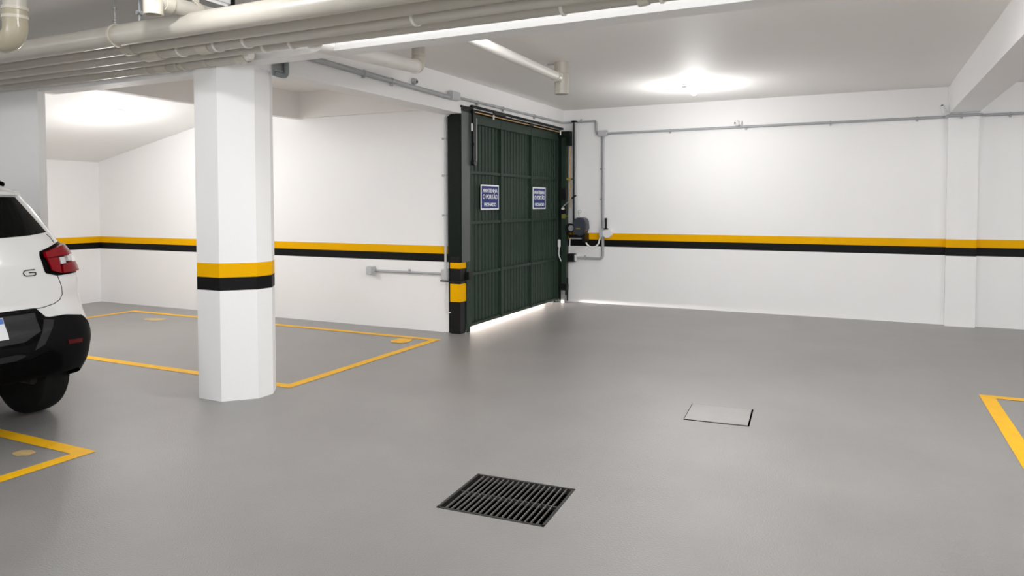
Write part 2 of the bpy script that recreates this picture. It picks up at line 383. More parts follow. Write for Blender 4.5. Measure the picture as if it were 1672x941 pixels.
# ------------------------------------------------------------------ conduits
def clamp(t, p, d, r, side):
    """saddle clip: ring plus a small foot towards side"""
    p, d, s = Vector(p), Vector(d).normalized(), Vector(side)
    m = M().lathe([(-.009, r), (-.009, r+.005), (.009, r+.005), (.009, r)], p, d, 14)
    q = p+s*(r+.012)
    a = [abs(k) for k in s]; e = .010
    m.box(q.x-(.012 if a[0] else .012), q.x+.012, q.y-.012, q.y+.012, q.z-.012, q.z+.012)
    return m.build('clip', COND, t, smooth=True)
def conduit(label, pts, r, clips=(), rad=.03, mt=COND):
    c = Vector(pts[0])
    t = thing('conduit', label, 'conduit', tuple(c), )
    P = bent(pts, rad) if len(pts) > 2 else pts
    M().tube(P, r, 14).build('tube', mt, t, smooth=True)
    for p, d, s in clips: clamp(t, p, d, r, s)
    return t
def jbox(name, label, x0, x1, y0, y1, z0, z1, mt=CONDL, face=None):
    t = thing(name, label, 'junction box', ((x0+x1)/2, (y0+y1)/2, z0))
    M().box(x0, x1, y0, y1, z0, z1).build('body', mt, t, bevel=.008)
    if face == '+X': M().box(x1, x1+.006, y0+.008, y1-.008, z0+.008, z1-.008).build('cover', mt, t, bevel=.002)
    if face == '-Y': M().box(x0+.008, x1-.008, y0-.006, y0, z0+.008, z1-.008).build('cover', mt, t, bevel=.002)
    return t
gx = -4.27
conduit('thick grey conduit along the beam face from the pillar to the gate post', [(gx, 4.30, 2.81), (gx, 7.12, 2.775)], .026,
        [((gx, 5.55, 2.795), (0, 1, 0), (0, 0, -1)), ((gx, 6.0, 2.79), (0, 1, 0), (0, 0, -1))])
jbox('junction_box', 'small pale grey junction box on the wall just above the gate post', -4.30, -4.24, 7.13, 7.32, 2.755, 2.855, face='+X')
conduit('thin pale conduit above the green gate bending round the wall corner', [(-4.28, 7.32, 2.80), (-4.28, 10.60, 2.835), (-4.20, 10.675, 2.845), (-3.75, 10.675, 2.845), (-3.75, 10.675, 2.65), (-3.68, 10.675, 2.645)], .017,
        [((-4.28, y, 2.80+(y-7.3)*.0106), (0, 1, 0), (0, 0, -1)) for y in (7.8, 8.5, 9.5)]+[((-4.0, 10.675, 2.845), (1, 0, 0), (0, 0, 1))], rad=.035, mt=COND)
jbox('junction_box', 'grey oblong junction box on the back wall right of the gate', -3.72, -3.57, 10.64, 10.70, 2.60, 2.695, face='-Y')
conduit('long straight conduit across the back wall to the pilaster', [(-3.58, 10.675, 2.643), (.94, 10.675, 2.655)], .018,
        [((x, 10.675, 2.643+(x+3.58)*.0026), (1, 0, 0), (0, 0, -1)) for x in (-2.6, -1.52, -.42, .6)])
conduit('short conduit wrapping the pilaster and running on along the right wall', [(.925, 10.66, 2.655), (.925, 10.572, 2.655), (1.29, 10.572, 2.655), (1.32, 10.672, 2.655), (4.9, 10.672, 2.665)], .018,
        [((1.08, 10.572, 2.655), (1, 0, 0), (0, 0, -1)), ((1.6, 10.672, 2.656), (1, 0, 0), (0, 0, -1))], rad=.03)
conduit('vertical grey conduit on the back wall from the oblong box down to the octagonal isolator', [(-3.64, 10.675, 2.60), (-3.64, 10.675, 1.16)], .022,
        [((-3.64, 10.675, z), (0, 0, 1), (-1, 0, 0)) for z in (2.1, 1.63)])
conduit('grey conduit elbow running from below the isolator to the small black box', [(-3.64, 10.675, 1.06), (-3.64, 10.675, .705), (-4.09, 10.675, .705)], .021,
        [((-3.93, 10.675, .705), (1, 0, 0), (0, 0, 1))], rad=.06)
# left wall conduits
yl = 7.447
conduit('pale vertical conduit on the left wall beside the gate post', [(-4.43, 7.40, 2.75), (-4.43, 7.40, 2.64), (-4.52, 7.445, 2.60), (-4.525, 7.445, .76)], .016,
        [((-4.525, 7.445, z), (0, 0, 1), (-1, 0, 0)) for z in (2.34, 1.9, 1.42)], rad=.03, mt=CONDL)
jbox('junction_box', 'small grey junction box low on the left wall beside the striped gate post', -4.575, -4.485, 7.41, 7.47, .64, .77, mt=CONDL, face='-Y')
conduit('horizontal grey conduit low on the left wall between two junction boxes', [(-5.57, 7.445, .712), (-4.575, 7.445, .712)], .015,
        [((-5.05, 7.445, .712), (1, 0, 0), (0, 0, 1))])
jbox('junction_box', 'grey square junction box at the left end of the low wall conduit', -5.67, -5.57, 7.38, 7.47, .66, .765, mt=CONDL, face='-Y')
conduit('thin pale wall pipe below the low junction box ending in a short stub', [(-4.53, 7.455, .64), (-4.53, 7.455, .245), (-4.43, 7.455, .245)], .008, mt=WPLA, rad=.02)
# elbow conduit beside the pillar top
t = thing('conduit_elbow_fitting', 'dark grey conduit elbow with back plate on the beam beside the pillar top', 'conduit', (-4.27, 4.46, 2.58))
M().box(-4.298, -4.285, 4.40, 4.53, 2.59, 2.75).build('back_plate', mat('fitting_grey', (.25, .27, .27), .5), t)
M().tube(bent([(-4.26, 4.42, 2.60), (-4.26, 4.525, 2.60), (-4.26, 4.525, 2.80)], .04), .022, 14).build('tube', mat('fitting_dark', (.18, .20, .20), .45), t, smooth=True)
M().tube([(-4.275, 4.42, 2.635), (-4.275, 4.5, 2.635)], .008, 10).build('inner_tube', COND, t, smooth=True)

# ------------------------------------------------------------------ small devices
t = thing('motion_sensor', 'small round grey sensor on the beam face above the thick conduit', 'sensor', (-4.28, 6.43, 2.83))
M().lathe([(0, .036), (.012, .036), (.02, .03), (.045, .028), (.05, .012)], (-4.30, 6.43, 2.85), (1, 0, 0), 20).build('housing', COND, t, smooth=True)
M().ball((-4.253, 6.43, 2.845), .014).build('lens', BLKM, t, smooth=True)
t = thing('security_camera', 'small round white camera on the back wall above the long conduit', 'camera', (-1.62, 10.66, 2.69))
M().box(-1.60, -1.575, 10.66, 10.70, 2.66, 2.74).build('base_plate', WPLA, t, bevel=.006)
M().ball((-1.635, 10.635, 2.70), .042).box(-1.63, -1.58, 10.63, 10.68, 2.68, 2.72).build('housing', WPLA, t, smooth=True)
M().ball((-1.657, 10.598, 2.70), .012).build('lens', BLKM, t, smooth=True)
t = thing('security_camera', 'small white bullet camera on a stalk beside the beam end at the pilaster', 'camera', (.93, 10.56, 2.73))
M().tube([(.95, 10.585, 2.725), (.905, 10.57, 2.725)], .006, 10).build('stalk', WPLA, t, smooth=True)
M().tube([(.90, 10.56, 2.70), (.865, 10.53, 2.78)], .024, 16).build('housing', WPLA, t, smooth=True)
M().tube([(.864, 10.529, 2.782), (.862, 10.526, 2.787)], .013, 12).build('lens', DGREY, t)
M().box(.937, .949, 10.57, 10.60, 2.68, 2.80).build('base_plate', WPLA, t)
# sensor on ceiling near lamp
t = thing('ceiling_lamp', 'bright bare bulb in a small white holder on the ceiling by the back wall', 'lamp', (-1.93, 9.15, 2.90))
M().lathe([(0, .055), (.02, .055), (.03, .03), (.05, .03)], (-1.93, 9.15, 3.04), (0, 0, -1), 24).build('holder', WPLA, t, smooth=True)
M().ball((-1.93, 9.15, 2.95), .04, 20).build('bulb', BULB, t, smooth=True)
t = thing('smoke_detector', 'small pale detector dangling on a wire beside the ceiling lamp', 'detector', (-2.03, 9.05, 2.97))
M().lathe([(0, .018), (.012, .034), (.035, .036), (.042, .028)], (-2.03, 9.05, 2.985), (.2, 0, 1), 20).build('housing', COND, t, smooth=True)
M().tube([(-2.02, 9.05, 3.02), (-2.0, 9.07, 3.035), (-1.93, 9.13, 3.035)], .003, 6).build('wire', COND, t)
lx, ly = -8.54, 6.05; lz = zs(lx)
t = thing('ceiling_lamp', 'bare bulb in a round white holder on the sloping ceiling at the left', 'lamp', (lx, ly, lz-.12))
M().lathe([(-.01, .10), (.012, .10), (.03, .055), (.05, .035)], (lx, ly, lz), (.2, 0, -1), 24).build('holder', WPLA, t, smooth=True)
M().ball((lx+.015, ly, lz-.085), .038, 20).build('bulb', BULB, t, smooth=True)

# ------------------------------------------------------------------ gate
G = thing('garage_gate', 'dark green ribbed metal garage gate with a grid of rails', 'gate', (-4.34, 9.05, .05))
gy0, gy1 = 7.66, 10.52
m = M(); n = 31; P = []
for i in range(n+1):
    y = gy0+(gy1-gy0)*i/n
    k = i % 2
    P += [(y, -4.352 if k else -4.362)]
pts = []
for i in range(n):
    y0 = gy0+(gy1-gy0)*i/n; y1 = gy0+(gy1-gy0)*(i+1)/n; w = y1-y0
    pts += [(-4.372, y0), (-4.372, y0+w*.22), (-4.352, y0+w*.32), (-4.352, y0+w*.9)]
pts.append((-4.372, gy1)); pts += [(-4.385, gy1), (-4.385, gy0)]
m = M()
V = [(x, y, .055) for x, y in pts]+[(x, y, 2.66) for x, y in pts]; k = len(pts)
m.add(V, [(i, (i+1) % k, k+(i+1) % k, k+i) for i in range(k)])
m.build('ribbed_panel', GREEN, G)
def rail(name, y0, y1, z0, z1, x0=-4.356, x1=-4.322): return M().box(x0, x1, y0, y1, z0, z1).build(name, GREENF, G, bevel=.003)
rail('top_rail', gy0, gy1, 2.545, 2.665, x1=-4.318)
rail('bottom_rail', gy0, gy1, .05, .085)
M().box(-4.56, -4.39, 7.60, 10.70, 2.62, 2.74).box(-4.56, -4.39, 7.60, 7.70, 0, 2.62).box(-4.56, -4.39, 10.50, 10.70, 0, 2.62).box(-4.40, -4.336, 10.526, 10.70, 0, 2.62).build('frame', POSTM, G)  # boxes added around the gate to block light leaking past its edges
for z in (1.945, 1.325, .69): rail('cross_rail', gy0, gy1, z-.018, z+.018)
for y in (gy0+.03, 8.535, 9.505, gy1-.03): rail('upright', y-.022, y+.022, .05, 2.66, x1=-4.315)
def sign(y0, y1, label):
    t = thing('notice_sign', label, 'sign', (-4.315, (y0+y1)/2, 1.484))
    M().box(-4.318, -4.312, y0, y1, 1.484, 1.802).build('board', SIGNW, t)
    M().box(-4.3119, -4.3105, y0+.018, y1-.018, 1.502, 1.784).build('panel', SIGNB, t)
    w = y1-y0
    for txt, z, size in (('MANTENHA', 1.705, .068), ('O PORTÃO', 1.622, .082), ('FECHADO', 1.528, .062)):
        cu = bpy.data.curves.new('lettering', 'FONT'); cu.body = txt; cu.size = size; cu.align_x = 'CENTER'; cu.extrude = .0008; cu.offset = .0012
        tmp = bpy.data.objects.new('tmp', cu); col.objects.link(tmp)
        bpy.context.view_layer.update()
        me = bpy.data.meshes.new_from_object(tmp.evaluated_get(bpy.context.evaluated_depsgraph_get())); bpy.data.objects.remove(tmp)
        xs = [v.co.x for v in me.vertices]; ww = max(xs)-min(xs); cx_ = (max(xs)+min(xs))/2; k = min(1.15, (w-.09)/ww)
        for v in me.vertices:
            x, y, z_ = v.co
            v.co = (.0053+z_, (x-cx_)*k, y+z-1.484)
        me.materials.clear(); me.materials.append(SIGNW); me.name = 'lettering'
        o = bpy.data.objects.new('lettering', me); col.objects.link(o); o.parent = t
    return t
sign(7.95, 8.44, 'blue notice sign with white lettering on the left column of the gate')
sign(9.53, 9.99, 'blue notice sign with white lettering on the right column of the gate')

# near post with counterweight box
t = thing('gate_post', 'tall dark gate post with yellow bands at the near side of the gate', 'gate post', (-4.38, 7.52, 0))
M().box(-4.49, -4.447, 7.455, 7.60, 0, 2.70).build('side_plate', POSTM, t)
M().box(-4.445, -4.312, 7.42, 7.56, 0, .92).build('lower_post', BLKM, t, bevel=.004)
M().box(-4.485, -4.302, 7.43, 7.655, .86, 2.70).build('upper_box', POSTM, t, bevel=.003)
M().box(-4.301, -4.297, 7.445, 7.64, .86, 2.66).build('front_plate', mat('post_side_grey', (.055, .066, .062), .35), t)
for a, b in ((.785, .855), (.385, .60)):
    M().box(-4.447, -4.310, 7.418, 7.562, a, b).build('yellow_band', WYEL, t)
M().box(-4.50, -4.28, 7.42, 7.68, 2.70, 2.725).box(-4.36, -4.285, 7.44, 7.70, 2.66, 2.70).build('cap', POSTM, t, bevel=.003)
M().box(-4.31, -4.27, 7.56, 7.66, .645, .735).build('stop_block', BLKM, t, bevel=.004)
M().tube([(-4.58, 7.41, .628), (-4.29, 7.40, .628), (-4.28, 7.62, .64)], .009, 8).build('locking_bar', BLKM, t)
M().box(-4.31, -4.30, 7.56, 7.64, 0, .86).build('guide_rail', GREENF, t)
# arm hanging from header
t = G
M().box(-4.285, -4.255, 7.655, 7.70, 2.06, 2.70).build('swing_arm', BLKM, t, bevel=.004)
M().lathe([(-.02, .022), (.02, .022)], (-4.265, 7.675, 2.28), (1, 0, 0), 14).build('pivot', BLKM, t)
M().lathe([(-.025, .035), (.02, .035)], (-4.265, 7.685, 2.06), (1, 0, 0), 16).build('pivot', BLKM, t)
M().tube([(-4.25, 7.73, 2.6), (-4.25, 7.73, 2.10), (-4.25, 7.70, 2.03)], .006, 8).build('cable', COND, t)
M().box(-4.275, -4.262, 7.635, 7.655, 2.44, 2.53).build('white_stop', WPLA, t)
# header bars
t = thing('gate_header', 'dark double bar header with a rusty rod above the green gate', 'gate header', (-4.27, 9.1, 2.67))
M().box(-4.31, -4.27, 7.66, 10.6, 2.725, 2.755).build('upper_bar', POSTM, t, bevel=.003)
M().box(-4.33, -4.29, 7.66, 10.6, 2.672, 2.70).build('lower_bar', POSTM, t, bevel=.003)
M().tube([(-4.272, 7.69, 2.712), (-4.272, 10.4, 2.712)], .006, 10).build('steel_rod', STEEL, t, smooth=True)
M().tube([(-4.262, 7.70, 2.672), (-4.262, 10.43, 2.672)], .006, 10).build('rusty_rod', BRASS, t, smooth=True)
M().box(-4.29, -4.255, 8.2, 8.55, 2.70, 2.735).build('bracket', BLKM, t, bevel=.004)
M().box(-4.29, -4.25, 9.3, 9.42, 2.66, 2.70).build('bracket', BLKM, t, bevel=.004)
for y in (8.19, 10.44): M().box(-4.262, -4.25, y-.012, y+.012, 2.63, 2.69).build('white_stop', WPLA, t)

# right post
t = thing('gate_post', 'narrow dark gate post in the corner at the far side of the gate', 'gate post', (-4.25, 10.57, 0))
M().box(-4.33, -4.28, 10.53, 10.64, 0, 2.62).build('back_rail', POSTM, t, bevel=.003)
M().box(-4.278, -4.195, 10.53, 10.62, .12, 2.62).build('post', GREENF, t, bevel=.004)
M().box(-4.33, -4.12, 10.48, 10.66, 2.60, 2.69).box(-4.19, -4.12, 10.5, 10.66, 2.47, 2.62).build('head_box', POSTM, t, bevel=.004)
M().box(-4.27, -4.21, 10.50, 10.56, .0, .20).build('foot', mat('worn_steel', (.30, .31, .30), .4, metal=.5, noise=.2, nscale=30), t, bevel=.004)
M().box(-4.29, -4.17, 10.49, 10.58, .20, .30).tube([(-4.18, 10.55, .03), (-4.18, 10.55, .40)], .014, 8).build('hinge_block', BLKM, t, bevel=.005)
M().box(-4.29, -4.19, 10.50, 10.535, 1.62, 1.80).build('lock_plate', BLKM, t, bevel=.003)
M().box(-4.29, -4.19, 10.50, 10.535, 1.35, 1.50).build('lock_plate', BLKM, t, bevel=.003)
M().tube([(-4.165, 10.62, 1.5), (-4.165, 10.62, 2.45)], .009, 8).build('rusty_strip', BRASS, t)
M().box(-4.19, -4.12, 10.53, 10.57, 1.93, 1.965).build('latch', mat('latch_brass', (.45, .36, .06), .4, metal=.4), t, bevel=.004)
M().box(-4.12, -4.07, 10.54, 10.56, 1.94, 1.955).build('latch_bolt', BLKM, t)
t = thing('cable_plug', 'small white plug with a dangling white cable on the far gate post', 'cable', (-4.27, 10.47, .9))
M().box(-4.30, -4.262, 10.44, 10.475, .88, 1.00).build('plug', WPLA, t, bevel=.006)
M().tube(bent([(-4.28, 10.455, .88), (-4.29, 10.455, .76), (-4.25, 10.46, .66)], .05), .008, 8).build('cable', WPLA, t, smooth=True)
# ------------------------------------------------------------------ gate operator on the back wall
t = thing('gate_operator', 'gate motor with a tall screw rail on the back wall beside the gate', 'gate motor', (-4.08, 10.6, 1.1))
M().box(-4.125, -4.055, 10.60, 10.64, 1.25, 2.83).build('screw_rail', mat('rail_silver', (.66, .67, .68), .35, metal=.4), t, bevel=.003)
M().tube([(-4.088, 10.585, 1.2), (-4.088, 10.585, 2.84)], .013, 10).build('screw', BLKM, t, smooth=True)
M().box(-4.125, -4.055, 10.57, 10.65, 2.83, 2.86).build('rail_cap', BLKM, t, bevel=.004)
m = M().prism([(-4.03, 1.10), (-4.04, 1.28), (-4.0, 1.345), (-3.90, 1.35), (-3.845, 1.31), (-3.835, 1.18), (-3.87, 1.10), (-3.93, 1.06)], 'Y', 10.42, 10.62)
mo = m.build('motor_housing', DGREY, t, bevel=.014, smooth=True)
M().box(-3.985, -3.92, 10.415, 10.42, 1.170, 1.184).build('yellow_mark', mat('olive_mark', (.30, .27, .02), .5), t)
M().lathe([(-.02, .075), (.02, .075)], (-4.13, 10.53, 1.18), (0, 1, 0), 24).build('pulley', BLKM, t)
M().lathe([(0, .045), (.012, .045)], (-4.10, 10.505, 1.18), (0, -1, 0), 20).build('pulley_hub', COND, t)
M().box(-4.16, -3.90, 10.56, 10.69, 1.03, 1.075).box(-3.92, -3.87, 10.5, 10.69, .96, 1.10).build('bracket', BLKM, t, bevel=.004)
M().tube([(-4.13, 10.52, 1.12), (-4.16, 10.52, 1.04)], .01, 8).tube([(-4.10, 10.52, 1.12), (-4.05, 10.52, 1.04)], .01, 8).build('strut', BLKM, t)
t = thing('release_lever', 'thin black lever rod slanting up from the far gate post', 'lever', (-4.15, 10.5, 1.5))
M().tube([(-4.23, 10.47, 1.51), (-4.05, 10.45, 1.66)], .008, 8).build('rod', COND, t)
M().tube([(-4.07, 10.452, 1.645), (-4.0, 10.45, 1.69)], .015, 10).build('grip', BLKM, t, smooth=True)
M().box(-4.25, -4.21, 10.46, 10.50, 1.47, 1.50).build('pivot', WPLA, t, bevel=.004)
M().box(-4.25, -4.19, 10.47, 10.50, 1.33, 1.40).box(-4.19, -4.14, 10.47, 10.49, 1.36, 1.375).build('latch', mat('latch_olive', (.22, .22, .05), .4, metal=.4), t, bevel=.003)
t = thing('wall_hook', 'small grey ring hook on the back wall above the motor', 'hook', (-4.02, 10.65, 1.42))
M().tube([(-4.03, 10.69, 1.36), (-4.03, 10.62, 1.43)]+arc((-4.0, 10.62, 1.44), PI, -PI*.7, .022, (1, 0, 0), (0, 0, 1), 10), .004, 6).build('ring', COND, t)
t = thing('isolator_switch', 'white octagonal isolator box with a black upright handle on the yellow band', 'switch', (-3.56, 10.66, 1.03))
R = .075
M().prism([(-3.555+R*math.cos(PI/8+i*PI/4), 1.105+R*math.sin(PI/8+i*PI/4)) for i in range(8)], 'Y', 10.61, 10.70).build('box', WPLA, t, bevel=.006)
M().box(-3.60, -3.53, 10.595, 10.62, 1.165, 1.185).tube([(-3.565, 10.60, 1.17), (-3.56, 10.58, 1.34)], [.016, .021], 12).build('handle', BLKM, t, bevel=.002)
jbox('junction_box', 'grey conduit box joined to the left side of the octagonal isolator', -3.69, -3.61, 10.64, 10.70, 1.04, 1.17, mt=CONDL, face='-Y')
t = thing('black_connector_box', 'small black box on the back wall below the motor beside the post', 'junction box', (-4.14, 10.62, .64))
M().box(-4.20, -4.08, 10.58, 10.70, .645, .775).build('box', BLKM, t, bevel=.01)
M().box(-4.08, -4.065, 10.60, 10.69, .66, .76).build('collar', WPLA, t)
P = [(-3.90, 10.62, 1.20), (-3.90, 10.60, 1.05)]
P = [(-3.89, 10.60, 1.12), (-3.89, 10.59, 1.02)]+[(-3.79-.1*math.cos(PI*k/12), 10.59+.005*k, .985-.10*math.sin(PI*k/12)) for k in range(13)]+[(-3.675, 10.665, 1.05)]
tag(M().tube(P, .012, 10).build('power_cable', WPLA, smooth=True), 'white cable looping from the motor to the grey conduit box', 'cable')
tag(M().tube(bent([(-3.99, 10.68, 1.012), (-4.19, 10.68, 1.012), (-4.19, 10.66, .77)], .02), .011, 8).build('white_conduit', WPLA, smooth=True), 'thin white right angled conduit above the small black box', 'conduit')
# ------------------------------------------------------------------ car skin
CY=2.50
def interp(x,T):
    if x<=T[0][0]: return T[0][1]
    for (a,b),(c,d) in zip(T,T[1:]):
        if x<=c: return b+(d-b)*(x-a)/(c-a)
    return T[-1][1]
XR=[(.20,-5.06),(.34,-4.93),(.45,-4.88),(.60,-4.86),(.72,-4.88),(.80,-4.93),(.90,-4.965),(1.0,-4.975),(1.15,-5.0),(1.30,-5.05),(1.36,-5.09),(1.48,-5.20),(1.60,-5.31),(1.64,-5.32),(1.68,-5.40),(1.73,-5.52),(1.755,-5.8)]
HW=[(.20,.79),(.30,.80),(.42,.845),(.5,.862),(.62,.868),(.8,.862),(1.0,.855),(1.10,.84),(1.2,.805),(1.30,.745),(1.36,.725),(1.45,.705),(1.55,.68),(1.62,.65),(1.68,.60),(1.73,.52),(1.755,.40)]
AC=[(.20,.42),(.5,.42),(.9,.36),(1.1,.36),(1.3,.34),(1.5,.34),(1.7,.34)]
XF=[(.20,-9.0),(.4,-9.12),(.7,-9.14),(.9,-9.05),(1.0,-8.85),(1.08,-8.0),(1.12,-7.80),(1.55,-7.0),(1.64,-6.8),(1.755,-6.6)]
_c={}
def outline(z):
    k=round(z,4)
    if k in _c: return _c[k]
    xr,hw,a,xf=interp(z,XR),interp(z,HW),interp(z,AC),interp(z,XF)
    pts=[];N=160;e=.62
    def corner(x0,sg,a):
        o=[]
        for i in range(N+1):
            t=i/N
            # blend param for even spacing
            th=math.pi/2*(t*t*(3-2*t)*.5+t*.5)
            o.append((x0-sg*a*(1-math.cos(th)**e),hw*math.sin(th)**e))
        return o
    P=corner(xr,1,a)
    Fp=corner(xf,-1,.5);Fp.reverse()
    P=P+Fp
    L=[0]
    for p,q in zip(P,P[1:]): L.append(L[-1]+math.hypot(q[0]-p[0],q[1]-p[1]))
    _c[k]=(P,L);return _c[k]
def S(s,z,d=0.0):
    """point on the body skin: s metres round from the middle of the tail (+ towards +Y), z height, d outward"""
    P,L=outline(z);a=min(abs(s),L[-1]-1e-4)
    lo,hi=0,len(L)-1
    while hi-lo>1:
        m=(lo+hi)//2
        if L[m]<=a: lo=m
        else: hi=m
    t=(a-L[lo])/max(L[hi]-L[lo],1e-9);p,q=P[lo],P[hi]
    x=p[0]+(q[0]-p[0])*t;y=p[1]+(q[1]-p[1])*t
    if d:
        i0=max(lo-2,0);i1=min(hi+2,len(P)-1)
        dx,dy=P[i1][0]-P[i0][0],P[i1][1]-P[i0][1];n=math.hypot(dx,dy)
        if lo<2: nx,ny=1,0
        else: nx,ny=dy/n,-dx/n
        # outward: rear has +x
        x+=nx*d;y+=ny*d
        if a<.02: pass
    return (x,CY+(y if s>=0 else -y),z)
# ------------------------------------------------------------------ the car
car = thing('car', 'white compact SUV with black rear bumper parked at the left edge', 'car', (-7.0, 2.5, 0))
AX = (-5.62, -8.22); WR = .345
def table(T):
    return lambda u: interp(u, T) if isinstance(T, (list, tuple)) else T
def patch(name, mt, sL, sR, zlo, zhi, nu=24, nv=10, d0=.0, d1=.006, smooth=True, parent=car, mir=False):
    """raised panel on the body skin; sL,sR are tables over v, zlo,zhi tables over u (both 0..1); mir adds the left twin as part of another object"""
    out = []
    for sg in ((1, -1) if mir else (1,)):
        m = M(); V = []
        fl, fr, fa, fb = table(sL), table(sR), table(zlo), table(zhi)
        for d in (d0, d1):
            for i in range(nu+1):
                u = i/nu; a, b = fa(u), fb(u)
                for j in range(nv+1):
                    v = j/nv; s = fl(v)+(fr(v)-fl(v))*u
                    V.append(S(sg*s, a+(b-a)*v, d))
        n = (nu+1)*(nv+1); idx = lambda i, j, k: k*n+i*(nv+1)+j
        F = []
        for i in range(nu):
            for j in range(nv):
                F.append((idx(i, j, 1), idx(i+1, j, 1), idx(i+1, j+1, 1), idx(i, j+1, 1)))
                F.append((idx(i, j, 0), idx(i, j+1, 0), idx(i+1, j+1, 0), idx(i+1, j, 0)))
        for i in range(nu):
            F.append((idx(i, 0, 0), idx(i+1, 0, 0), idx(i+1, 0, 1), idx(i, 0, 1))); F.append((idx(i, nv, 0), idx(i, nv, 1), idx(i+1, nv, 1), idx(i+1, nv, 0)))
        for j in range(nv):
            F.append((idx(0, j, 0), idx(0, j, 1), idx(0, j+1, 1), idx(0, j+1, 0))); F.append((idx(nu, j, 0), idx(nu, j+1, 0), idx(nu, j+1, 1), idx(nu, j, 1)))
        m.add(V, F); out.append(m.build(name, mt, parent, smooth=smooth, angle=50))
    return out
def slen(z): return outline(z)[1][-1]
HL = slen(.5)
def zbase(s):
    """bottom edge of the skin with wheel arches"""
    s = abs(s); x = S(s, .45)[0]; b = .405 if s < .7 else .405+(.27-.405)*min(1, (s-.7)/.3)
    if s > 1.0: b = .27
    for xa in AX:
        dx = abs(x-xa)
        if s > .78 and dx < .41: b = max(b, .34+math.sqrt(.41**2-dx*dx))
    return b
def zsplit(s):
    """line between black lower cladding and white paint"""
    s = abs(s); x = S(s, .45)[0]
    if s < .40: b = .862
    elif s < .46: b = .862-(s-.40)/.06*.07
    elif s < .60: b = .792
    elif s < .76: b = .792-(s-.60)/.16*.025
    else: b = max(.42, .767-(s-.76)*1.1)
    if s > 1.2: b = max(b, .42)
    for xa in AX:
        dx = abs(x-xa)
        if s > .7 and dx < .47: b = max(b, .34+math.sqrt(.47**2-dx*dx))
    if x < -8.75: b = max(b, .60)
    return b
def skin(name, mt, f0, f1, nz, d=0.0, zr=None):
    m = M(); ns = 420; V = []; F = []
    ss = [-HL+2*HL*i/ns for i in range(ns)]
    for s in ss:
        a, b = f0(s), f1(s)
        for j in range(nz+1):
            z = a+(b-a)*j/nz; k = slen(z)/HL if abs(s) > 2.5 else 1
            if abs(s) > 2.0:
                t = (abs(s)-2.0)/(HL-2.0); sv = 2.0+(slen(z)-2.0)*t; q = S(math.copysign(sv, s), z, d)
            else: q = S(s, z, d)
            V.append(q)
    for i in range(ns):
        i2 = (i+1) % ns
        for j in range(nz): F.append((i*(nz+1)+j, i2*(nz+1)+j, i2*(nz+1)+j+1, i*(nz+1)+j+1))
    if zr: F.append(tuple(i*(nz+1)+nz for i in range(ns)))
    m.add(V, F); return m.build(name, mt, car, smooth=True, angle=60)
skin('body_shell', CARW, zsplit, lambda s: 1.755, 46, 0, True)
skin('lower_cladding', CARB, zbase, lambda s: zsplit(s)+.004, 12, .014)
# underbody and wheel wells
M().box(-8.95, -5.08, 1.84, 3.10, .40, .62).build('underbody', UNDER, car)
M().box(-8.6, -5.15, 1.80, 3.2, .74, .80).build('floor_pan', UNDER, car)
# glass
GZ0 = [(0, 1.335), (.45, 1.335), (.75, 1.345), (1, 1.362)]
(m := patch('rear_window', CARG, [(0, 0), (1, 0)], [(0, .625), (1, .535)], GZ0, 1.607, 24, 10, .001, .005))
patch('rear_window', CARG, [(0, 0), (1, 0)], [(0, -.625), (1, -.535)], GZ0, 1.607, 24, 10, .001, .005)
for sg in (1, -1):
    for a, b in ((1.08, 1.95), (2.02, 2.85)):
        patch('side_window', CARG, [(0, sg*a), (1, sg*(a+.14))], [(0, sg*b), (1, sg*(b-(.0 if b < 2 else .45)))], [(0, 1.17), (1, 1.12)], 1.56, 20, 8, .001, .005)
    patch('door_handle', CARW, sg*1.75, sg*1.93, 1.0, 1.03, 8, 3, .0, .03)
# windscreen and front
WS = [(0, 0), (1, 0)]
def front(s_, z): return slen(z)-s_
m = M(); V = []; nu, nv = 20, 8
for i in range(nu+1):
    for j in range(nv+1):
        z = 1.15+.42*j/nv; w = .58-.12*j/nv; u = -1+2*i/nu; q = S(math.copysign(slen(z)-abs(u)*w, u if u else 1), z, .006); V.append(q)
m.add(V, [(i*(nv+1)+j, (i+1)*(nv+1)+j, (i+1)*(nv+1)+j+1, i*(nv+1)+j+1) for i in range(nu) for j in range(nv)]); m.build('windscreen', CARG, car, smooth=True)
for sg in (1, -1):
    m = M(); V = []
    for i in range(9):
        for j in range(5):
            z = .78+.13*j/4; q = S(sg*(slen(z)-.35-.35*i/8), z, .008); V.append(q)
    m.add(V, [(i*5+j, (i+1)*5+j, (i+1)*5+j+1, i*5+j+1) for i in range(8) for j in range(4)]); m.build('headlight', CLRL, car, smooth=True)
# tailgate spoiler lip
patch('spoiler', CARW, -.56, .56, 1.622, 1.655, 30, 4, .0, .035)
